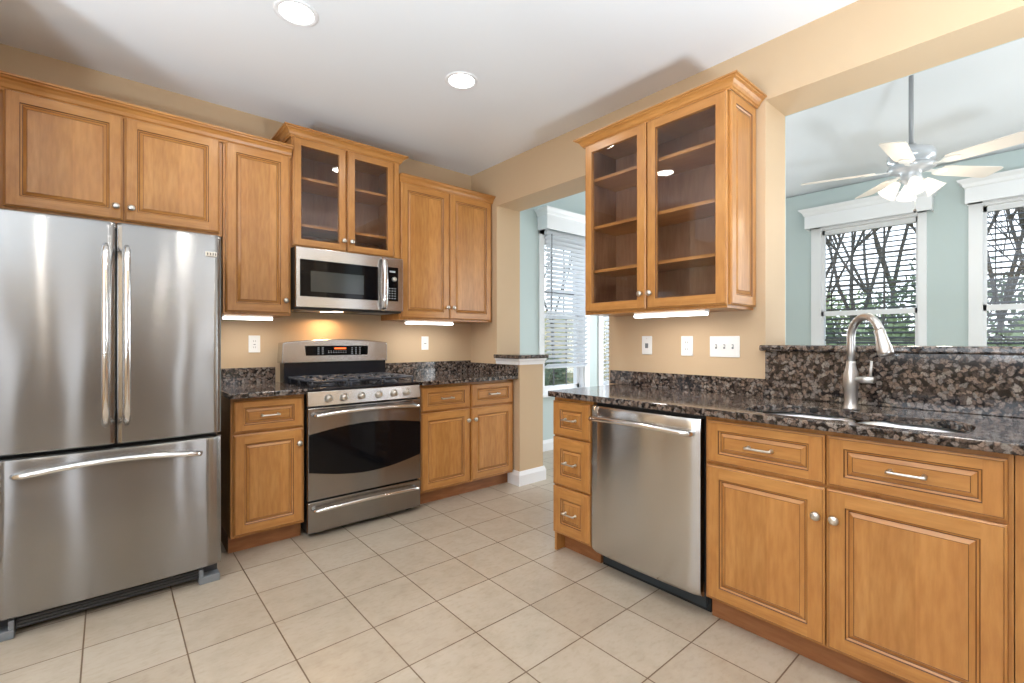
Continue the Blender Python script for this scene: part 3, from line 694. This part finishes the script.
ct = MB(); ct.box(-.001, RWD + .001, .014, .56, .8925, .908, black_en); ct.prism([(-.001, 0), (RWD + .001, 0), (RWD + .001, .02), (-.001, .02)], black_en, 0, 0.0001, 'z', Matrix.Translation((0, .02, .908)))
ct = MB().box(-.001, RWD + .001, .014, .56, .8925, .910, black_en).build('cooktop', rg, .006, 3)
for bx, by, br in ((.17, .15, .045), (.17, .41, .035), (.38, .28, .05), (.59, .15, .05), (.59, .41, .03)):
    b_ = MB(); Mt = Matrix.Translation((bx, by, .910))
    b_.lathe([(br + .014, 0), (br + .012, .006), (br, .008), (br, .014), (br * .9, .018), (.004, .019)], iron, 24, Mt); b_.lathe([(br * .72, .0185), (br * .70, .024), (.004, .026)], black_en, 24, Mt); b_.build('burner', rg)
for x0, x1 in ((.03, .262), (.268, .494), (.50, .732)):
    g = MB(); y0, y1 = .035, .53; zt = .948; r = .0062
    xm = (x0 + x1) / 2
    def bar(p, q): g.tube([p, q], r, iron, 8)
    cor = .03
    lp = [(x0, y0 + cor), (x0 + cor * .3, y0 + cor * .3), (x0 + cor, y0), (x1 - cor, y0), (x1 - cor * .3, y0 + cor * .3), (x1, y0 + cor), (x1, y1 - cor), (x1 - cor * .3, y1 - cor * .3), (x1 - cor, y1), (x0 + cor, y1), (x0 + cor * .3, y1 - cor * .3), (x0, y1 - cor), (x0, y0 + cor)]
    g.tube([(a, c_, zt) for a, c_ in lp], r, iron, 8)
    bar((x0, (y0 + y1) / 2, zt), (x1, (y0 + y1) / 2, zt))
    for yc in (.15, .41):
        for dx, dy in ((1, 0), (-1, 0), (0, 1), (0, -1), (.7, .7), (-.7, .7), (.7, -.7), (-.7, -.7)):
            ex = xm + dx * (x1 - x0) / 2; ey = yc + dy * .118
            g.tube([(ex, ey, zt), (xm + dx * .05, yc + dy * .05, zt + .004), (xm + dx * .03, yc + dy * .03, zt + .002)], [r, r, r * .8], iron, 8)
    for a, c_ in ((x0 + .01, y0 + .01), (x1 - .01, y0 + .01), (x0 + .01, y1 - .01), (x1 - .01, y1 - .01), (x0, (y0 + y1) / 2), (x1, (y0 + y1) / 2)): g.tube([(a, c_, .910), (a, c_, zt)], [.008, .006], iron, 8)
    g.build('grate', rg)
# backguard (front y = 3.45 -> local .52)
bgd = MB(); bgd.box(.008, RWD - .008, .535, .64, .8925, 1.048, black_en).build('backguard_base', rg, .004)
arc = [(-.012, 1.045), (RWD + .0, 1.045)]
top = [(-.004 + (RWD + .004) * (1 - i / 20), 1.186 + .026 * math.sin(PI * i / 20) ** .8) for i in range(21)]
bg_ = MB().prism(arc + top, stainless_flat, .52, .64, 'y').build('backguard', rg, .006, 3)
dpz = (1.095, 1.164)
dp = MB().prism([(.147, dpz[0]), (.597, dpz[0]), (.602, dpz[1]), (.14, dpz[1])], black_gl, .515, .524, 'y').build('control_display', bg_)
mk = MB()
for bx in (.225, .255, .47, .50, .53):
    for k in range(4): mk.box(bx, bx + .012, .5142, .515, 1.105 + k * .014, 1.109 + k * .014, print_m)
for k in range(8):
    mk.box(.30 + k * .018, .308 + k * .018, .5142, .515, 1.112, 1.116, print_m); mk.box(.30 + k * .018, .306 + k * .018, .5142, .515, 1.124, 1.128, print_m)
mk.build('button_marks', dp)
MB().box(.345, .43, .5140, .515, 1.139, 1.150, lcd).build('clock_digits', dp)

# ------------------------------------------------------------------ microwave
mw = thing('microwave', 'stainless over-the-range microwave with black door glass', 'microwave', (.912, 3.18, 0))
MW_ = .755
MB().box(.0, MW_, .03, YB - 3.18 - .002, 1.405, 1.812, black_pl).build('microwave_body', mw, .004)
fd = MB().box(.0, .615, 0, .03, 1.418, 1.808, stainless_flat).build('microwave_door', mw, .004, 3)
MB().box(.022, .56, -.002, .01, 1.487, 1.732, black_gl).build('door_glass', fd, .006, 3)
MB().box(.09, .45, -.0028, -.002, 1.523, 1.658, mw_inner).build('inner_window', fd)
hb = MB(); hb.tube([(.592, -.004, 1.795), (.592, -.03, 1.785), (.592, -.042, 1.76)] + [(.592, -.042 - .012 * math.sin(PI * i / 10), 1.76 - .30 * i / 10) for i in range(1, 10)] + [(.592, -.042, 1.46), (.592, -.03, 1.435), (.592, -.004, 1.425)], .017, chrome, 14, .55, (1, 0, 0)); hb.build('handle', fd)
cp = MB().box(.617, MW_, 0, .03, 1.418, 1.808, stainless_flat).build('control_panel', mw, .004, 3)
pn = MB().box(.622, .716, -.002, .01, 1.490, 1.740, black_gl).build('keypad', cp, .004, 3)
mk = MB()
for r_ in range(5):
    for q in range(3): mk.box(.64 + q * .022, .65 + q * .022, -.0028, -.002, 1.508 + r_ * .018, 1.513 + r_ * .018, print_m)
mk.box(.645, .690, -.0028, -.002, 1.700, 1.712, print_m); mk.build('key_marks', pn)
MB().lathe([(.017, 0), (.016, .014), (.012, .016), (.002, .0165)], nickel, 20, Matrix.Translation((.680, -.002, 1.651)) @ RX90).build('dial_knob', pn)
ul = MB().box(.2, .34, .09, .15, 1.4005, 1.405, mwl_e).build('cooktop_lamp', mw)
for x in (.06, .5):
    MB().box(x, x + .2, .08, .25, 1.401, 1.405, grey_pl).build('grease_filter', mw)
l = bpy.data.lights.new('cooktop_light', 'AREA'); l.size = .1; l.energy = 2.2; l.color = (1, .62, .32)
lo = bpy.data.objects.new('cooktop_light', l); C.objects.link(lo); lo.parent = mw; lo.location = (.3, .28, 1.395); lo.rotation_euler = (-.25, 0, 0)

# ------------------------------------------------------------------ dishwasher (front x = 1.92)
dsh = thing('dishwasher', 'stainless dishwasher with bowed bar handle under the granite counter', 'dishwasher', (1.918, 1.598, 0), RW)
WD_ = .608
MB().box(.006, WD_ - .006, .05, .62, .106, .872, black_pl).box(.006, WD_ - .006, .111, .62, .0, .106, black_pl).build('dishwasher_body', dsh)
b = MB(); n = 20; poly = []
for i in range(n + 1):
    t = i / n; x = .001 + (WD_ - .010) * t; e = min(t, 1 - t) * WD_; y = -.012 * (1 - (2 * t - 1) ** 2)
    if e < .01: y += .01 - math.sqrt(max(0, .0001 - (.01 - e) ** 2))
    poly.append((x, y))
poly += [(WD_ - .009, .045), (.001, .045)]
vs = []; fs = []; k = len(poly); zs = [(.090, .030), (.096, .016), (.109, .004), (.130, 0), (.80, 0), (.85, .002), (.862, .008)]
for z, dy in zs:
    for i, (x, y) in enumerate(poly): vs.append((x, y + (dy if i <= n else 0), z))
for j in range(len(zs) - 1):
    for i in range(k): a = j * k + i; c_ = j * k + (i + 1) % k; fs.append((a, c_, c_ + k, a + k))
fs.append(list(range(k))[::-1]); fs.append([(len(zs) - 1) * k + i for i in range(k)])
b.add(vs, fs, stainless_lit, True); dd = b.build('dishwasher_door', dsh); es = dd.modifiers.new('split', 'EDGE_SPLIT'); es.split_angle = math.radians(35)
bowbar(dd, .03, WD_ - .03, .803, -.05, .0125, .022, .008, base=.004)
MB().box(.006, WD_ - .006, .10, .11, .0, .089, dark_slot).box(.02, WD_ - .02,   .085, .10, .02, .089, mat('grey_kick_plate', lin(60, 68, 74), .4, .4)).build('kick_plate', dsh)

# ------------------------------------------------------------------ recessed lights, under-cabinet lights
def can(x, y, label, e=2.6):
    t = thing('recessed_light', label, 'ceiling light', (x, y, HC), 0, 'recessed ceiling lights')
    MB().lathe([(.074, -.0005), (.078, -.006), (.092, -.007), (.098, -.003), (.098, -.0005)], white_tr, 40).build('trim_ring', t)
    MB().lathe([(.0735, -.001), (.072, -.005), (.002, -.006)], lamp_e, 40).build('lens', t)
    l = bpy.data.lights.new('can_light', 'AREA'); l.shape = 'DISK'; l.size = .14; l.energy = e; l.color = (1, .95, .88); l.spread = math.radians(165)
    o = bpy.data.objects.new('can_light', l); C.objects.link(o); o.parent = t; o.location = (0, 0, -.012)
can(.672, 2.335, 'round recessed ceiling light at the top left, larger of the two in view')
can(1.590, 2.305, 'round recessed ceiling light farther from the camera, above the range side')
for x, y in ((.672, .95), (1.55, .35), (-.6, .5), (.672, -.9), (1.75, -1.2), (-.9, -1.4)): can(x, y, 'round recessed ceiling light added out of view')  # unseen cans added for illumination, including one for the header glare
def under(label, loc, rz, L, e=1.0):
    t = thing('under_cabinet_light', label, 'light', loc, rz, 'strip lights under the wall cabinets')
    MB().box(0, L, 0, .045, -.014, 0, white_pl).build('housing', t, .002)
    MB().box(.004, L - .004, -.006, .043, -.028, -.0142, led_e).build('light_tube', t, .003)
    l = bpy.data.lights.new('strip_light', 'AREA'); l.shape = 'RECTANGLE'; l.size = L * .9; l.size_y = .03; l.energy = e; l.color = (1, .95, .88)
    o = bpy.data.objects.new('strip_light', l); C.objects.link(o); o.parent = t; o.location = (L / 2, .02, -.031)
under('lit white strip light under the narrow wall cabinet next to the refrigerator', (.53, 3.31, 1.361), 0, .28)
under('lit white strip light under the corner wall cabinet right of the microwave', (1.77, 3.31, 1.361), 0, .43)
under('lit white strip light under the glass cabinet by the dishwasher', (2.31, 1.60, 1.361), RW, .43)

# ------------------------------------------------------------------ outlets and switches
def plate(label, cat, loc, rz, w_, kind, name):
    t = thing(name, label, cat, loc, rz)
    p = MB().box(-w_ / 2, w_ / 2, -.006, -.0005, -.058, .058, white_pl).build('cover_plate', t, .003, 3)
    if kind == 'outlet':
        for z in (-.02, .02):
            b = MB(); b.box(-.016, .016, -.008, -.006, z - .014, z + .014, white_pl); b.box(-.008, -.006, -.0086, -.008, z - .004, z + .006, dark_slot).box(.006, .008, -.0086, -.008, z - .004, z + .006, dark_slot); b.build('socket', t)
    elif kind == 'rocker':
        MB().box(-.016, .016, -.009, -.006, -.033, .033, white_pl).build('rocker', t, .002)
        MB().box(-.01, .01, -.0096, -.009, -.006, -.001, dark_slot).build('indicator', t)
    elif kind == 'gfci':
        b = MB(); b.box(-.017, .017, -.008, -.006, -.034, .034, white_pl)
        for z in (-.022, .02): b.box(-.007, -.005, -.0086, -.008, z - .004, z + .005, dark_slot).box(.005, .007, -.0086, -.008, z - .004, z + .005, dark_slot)
        b.box(-.006, .006, -.009, -.008, -.005, -.001, dark_slot).build('socket', t)
    elif kind == 'small':
        MB().box(-.011, .011, -.0085, -.006, -.018, .012, grey_pl).build('jack', t, .002)
        MB().lathe([(.003, 0), (.003, .002), (.001, .0025)], nickel, 8, Matrix.Translation((0, -.006, .042)) @ RX90).build('screw', t)
    elif kind == 'triple':
        for x in (-.046, 0, .046):
            MB().box(x - .005, x + .005, -.0075, -.006, -.012, .012, grey_pl).build('slot', t)
            MB().box(x - .0035, x + .0035, -.016, -.006, -.002, .008, white_pl).build('toggle', t, .001)
    return t
plate('white outlet on the back wall between refrigerator and range', 'outlet', (.757, YB, 1.178), 0, .072, 'gfci', 'outlet')
plate('white switch plate on the back wall right of the range', 'switch', (2.083, YB, 1.180), 0, .070, 'rocker', 'light_switch')
plate('white jack plate nearest the window opening, left of three plates over the sink counter', 'wall plate', (XW, 1.687, 1.172), RW, .072, 'small', 'jack_plate')
plate('white outlet in the middle of the three plates over the sink counter', 'outlet', (XW, 1.417, 1.170), RW, .074, 'outlet', 'outlet')
plate('wide white triple toggle switch plate nearest the faucet', 'switch', (XW, 1.196, 1.168), RW, .165, 'triple', 'light_switch')

# ------------------------------------------------------------------ ceiling fan
FZ = 2.37
fan = thing('ceiling_fan', 'white five-blade ceiling fan with lit glass shades hanging in the sunroom', 'ceiling fan', (4.10, .64, FZ))
MB().cyl((0, 0, .12), (0, 0, RZ - FZ - .03), .0135, rod_m, 16).build('downrod', fan)
MB().lathe([(.015, RZ - FZ - .10), (.05, RZ - FZ - .085), (.07, RZ - FZ - .04), (.072, RZ - FZ - .028)], rod_m, 24).build('canopy', fan)
MB().lathe([(.014, .15), (.03, .148), (.034, .125), (.085, .12), (.115, .105), (.128, .085), (.128, .04), (.10, .028), (.098, .012), (.128, .004), (.130, -.014), (.105, -.028), (.06, -.036), (.055, -.06), (.06, -.085), (.035, -.11), (.004, -.115)], mat('fan_housing_silver', lin(196, 198, 202), .28, .35), 36).build('motor_housing', fan)
for k in range(5):
    a = math.radians(37 + 72 * k)
    M = Matrix.Rotation(a, 4, 'Z')
    Mp = M @ Matrix.Translation((0, 0, -.012)) @ Matrix.Rotation(math.radians(-12), 4, 'X')
    b = MB(); pl = [(.20, -.048), (.24, -.056), (.60, -.068), (.625, -.060), (.632, -.04), (.632, .04), (.625, .060), (.60, .068), (.24, .056), (.20, .048)]
    b.prism(pl, fan_blade_m, -.003, .003, 'z', Mp); bl = b.build('blade', fan, .0015)
    q = MB(); q.prism([(.10, -.016), (.16, -.012), (.19, -.035), (.245, -.03), (.27, 0), (.245, .03), (.19, .035), (.16, .012), (.10, .016)], fan_white, -.0085, -.0032, 'z', Mp); q.build('blade_arm', bl, .001)
for k in range(4):
    a = math.radians(20 + 90 * k); d = Vector((math.cos(a), math.sin(a), 0))
    arm = MB(); arm.tube([tuple(d * .03 + Vector((0, 0, -.075))), tuple(d * .06 + Vector((0, 0, -.085))), tuple(d * .075 + Vector((0, 0, -.10)))], .008, nickel, 8); am = arm.build('lamp_arm', fan)
    ax = (d * .62 + Vector((0, 0, -.78))).normalized()
    M = Matrix.Translation(d * .07 + Vector((0, 0, -.095))) @ ax.to_track_quat('Z', 'Y').to_matrix().to_4x4()
    MB().lathe([(.018, 0), (.024, .01), (.034, .035), (.043, .065), (.052, .09), (.058, .102), (.05, .1), (.004, .075)], bell_e, 24, M).build('lamp_shade', am)
    l = bpy.data.lights.new('fan_bulb', 'POINT'); l.energy = 2; l.color = (1, .86, .68); l.shadow_soft_size = .04
    o = bpy.data.objects.new('fan_bulb', l); C.objects.link(o); o.parent = am; o.location = d * .14 + Vector((0, 0, -.225))
ch = MB(); ch.cyl((.0, -.02, -.29), (0, -.02, -.10), .0022, nickel, 6); ch.lathe([(.003, 0), (.009, -.008), (.009, -.018), (.003, -.026)], black_pl, 10, Matrix.Translation((0, -.02, -.285))); ch.build('pull_chain', fan)

# ------------------------------------------------------------------ uplight stands added out of view to brighten the ceiling
for (x_, y_), lb in zip(UPLIGHTS, ('added grey uplight stand out of frame beside the refrigerator aisle', 'added grey uplight stand out of view beside the camera', 'added grey uplight stand out of view by the sink counter')):
    t = thing('added_uplight_stand', lb, 'floor lamp', (x_, y_, 0))
    MB().lathe([(.13, 0), (.13, .012), (.03, .03), (.01, .035)], rod_m, 28).build('base', t)
    MB().cyl((0, 0, .035), (0, 0, .88), .01, rod_m, 12).build('pole', t)
    MB().lathe([(.02, .88), (.12, .91), (.25, .98), (.28, 1.03), (.275, 1.03), (.24, .99), (.11, .925), (.02, .90)], rod_m, 32).build('lamp_bowl', t)

# ------------------------------------------------------------------ outdoors
g = MB(); g.box(-16, 40, -30, 40, -.5, -.45, ground_mat()); struct(g, 'ground')
g = MB(); g.prism([(7.5, -.45), (22, 3.2), (22, -.45)], ground_mat(), -6, 30, 'x'); struct(g, 'ground_bank')
def tree(label, x, y, H, seed, leaves=None, spread=.5, name='bare_tree', cat='tree', group='trees outside the sunroom', dens=7):
    rnd = random.Random(seed); t = thing(name, label, cat, (x, y, -.45), rnd.random() * 6, group)
    b = MB(); tips = []
    def grow(p, d, L, r, dep):
        q = p + d * L; mid_ = p + d * L * .5 + Vector((rnd.uniform(-.04, .04), rnd.uniform(-.04, .04), 0)) * L
        b.tube([p, mid_, q], [r, r * .85, r * .68], bark, 6 if dep < 2 else 4)
        if dep >= 6: tips.append(q); return
        if dep >= 3: tips.append(q)
        for _ in range(3 if dep < 5 else 2):
            nd = (d + Vector((rnd.uniform(-1, 1), rnd.uniform(-1, 1), rnd.uniform(-.25, .6))) * spread * 1.15).normalized()
            grow(q, nd, L * rnd.uniform(.62, .85), r * .62, dep + 1)
    grow(Vector((0, 0, 0)), Vector((rnd.uniform(-.08, .08), rnd.uniform(-.08, .08), 1)).normalized(), H * .24, H * .006, 0)
    b.build('trunk', t)
    if leaves:
        f_ = MB(); cnt = dens
        for p in tips:
            for _ in range(cnt):
                c_ = p + Vector((rnd.gauss(0, .16), rnd.gauss(0, .16), rnd.gauss(0, .16)))
                u = Vector((rnd.gauss(0, 1), rnd.gauss(0, 1), rnd.gauss(0, 1))).normalized(); w2 = u.orthogonal().normalized(); s = rnd.uniform(.03, .06)
                f_.add([c_ - u * s, c_ + w2 * s * .5, c_ + u * s, c_ - w2 * s * .5], [(0, 1, 2, 3)], leaves)
        f_.build('foliage', t)
    return t
def shrub(label, x, y, h, r, m, seed, n=2600, group='shrubs outside the sunroom'):
    rnd = random.Random(seed); t = thing('shrub', label, 'shrub', (x, y, -.45), 0, group)
    st = MB()
    for _ in range(9):
        a = rnd.uniform(0, 6.28); st.tube([(0, 0, 0), (math.cos(a) * r * .3, math.sin(a) * r * .3, h * .5), (math.cos(a) * r * .7, math.sin(a) * r * .7, h * .85)], [.025, .015, .006], bark, 5)
    st.build('stems', t); f_ = MB()
    for _ in range(n):
        d = Vector((rnd.gauss(0, 1), rnd.gauss(0, 1), rnd.gauss(0, 1))).normalized() * rnd.uniform(.45, 1) ** .5 * rnd.uniform(.8, 1.08)
        c_ = Vector((d.x * r, d.y * r, h * .52 + d.z * h * .5)); u = Vector((rnd.gauss(0, 1), rnd.gauss(0, 1), rnd.gauss(0, 1))).normalized(); w2 = u.orthogonal().normalized(); s = rnd.uniform(.035, .075)
        f_.add([c_ - u * s, c_ + w2 * s * .55, c_ + u * s, c_ - w2 * s * .55], [(0, 1, 2, 3)], m)
    f_.build('foliage', t); return t
bare = 'bare branching tree outside the east sunroom windows'
for i, (x, y, H, lv) in enumerate(((8.6, 2.05, 7.5, None), (9.6, .55, 8, None), (11.5, 3.4, 10, leaf_s), (12.5, 1.1, 9, leaf_s), (10.8, -1.0, 8, None), (14.5, 2.6, 12, leaf_d), (8.2, .0, 6, None), (13, -.6, 10, leaf_s), (15, .4, 11, None), (16, 3.4, 12, None), (17, 1.6, 12, leaf_s), (18, 5.0, 12, None))):
    tree(bare if lv is None else 'lightly leafed tree beyond the east sunroom windows', x, y, H, 11 + i, lv)
for i, (x, y, h, r, m) in enumerate(((8.4, 1.5, 2.0, .9, leaf_g), (8.8, 3.0, 2.3, 1.0, leaf_d), (9.0, -.1, 2.0, 1.0, leaf_g), (10.5, 1.2, 3.0, 1.3, leaf_d), (12.0, 4.2, 3.2, 1.5, leaf_g), (12, -1.2, 3, 1.5, leaf_g), (10.8, 2.6, 2.6, 1.2, leaf_g))):
    shrub('leafy green shrub outside the east sunroom windows', x, y, h, r, m, 30 + i)
for i, (x, y, h, r) in enumerate(((5.0, 5.6, 1.15, .32), (6.2, 6.6, 1.2, .4), (7.6, 7.6, 1.4, .5), (6.0, 8.8, 1.5, .5))):
    shrub('dark green shrub outside the north sunroom window', x, y, h, r, leaf_d, 50 + i, 1500, 'shrubs outside the north window')
for i, (x, y, H) in enumerate(((6.2, 7.6, 7), (8.2, 8.6, 8), (10.0, 9.6, 9))):
    tree('tree beyond the north sunroom window', x, y, H, 70 + i, leaf_d, .5, 'tree', 'tree', 'trees beyond the north window', 22)
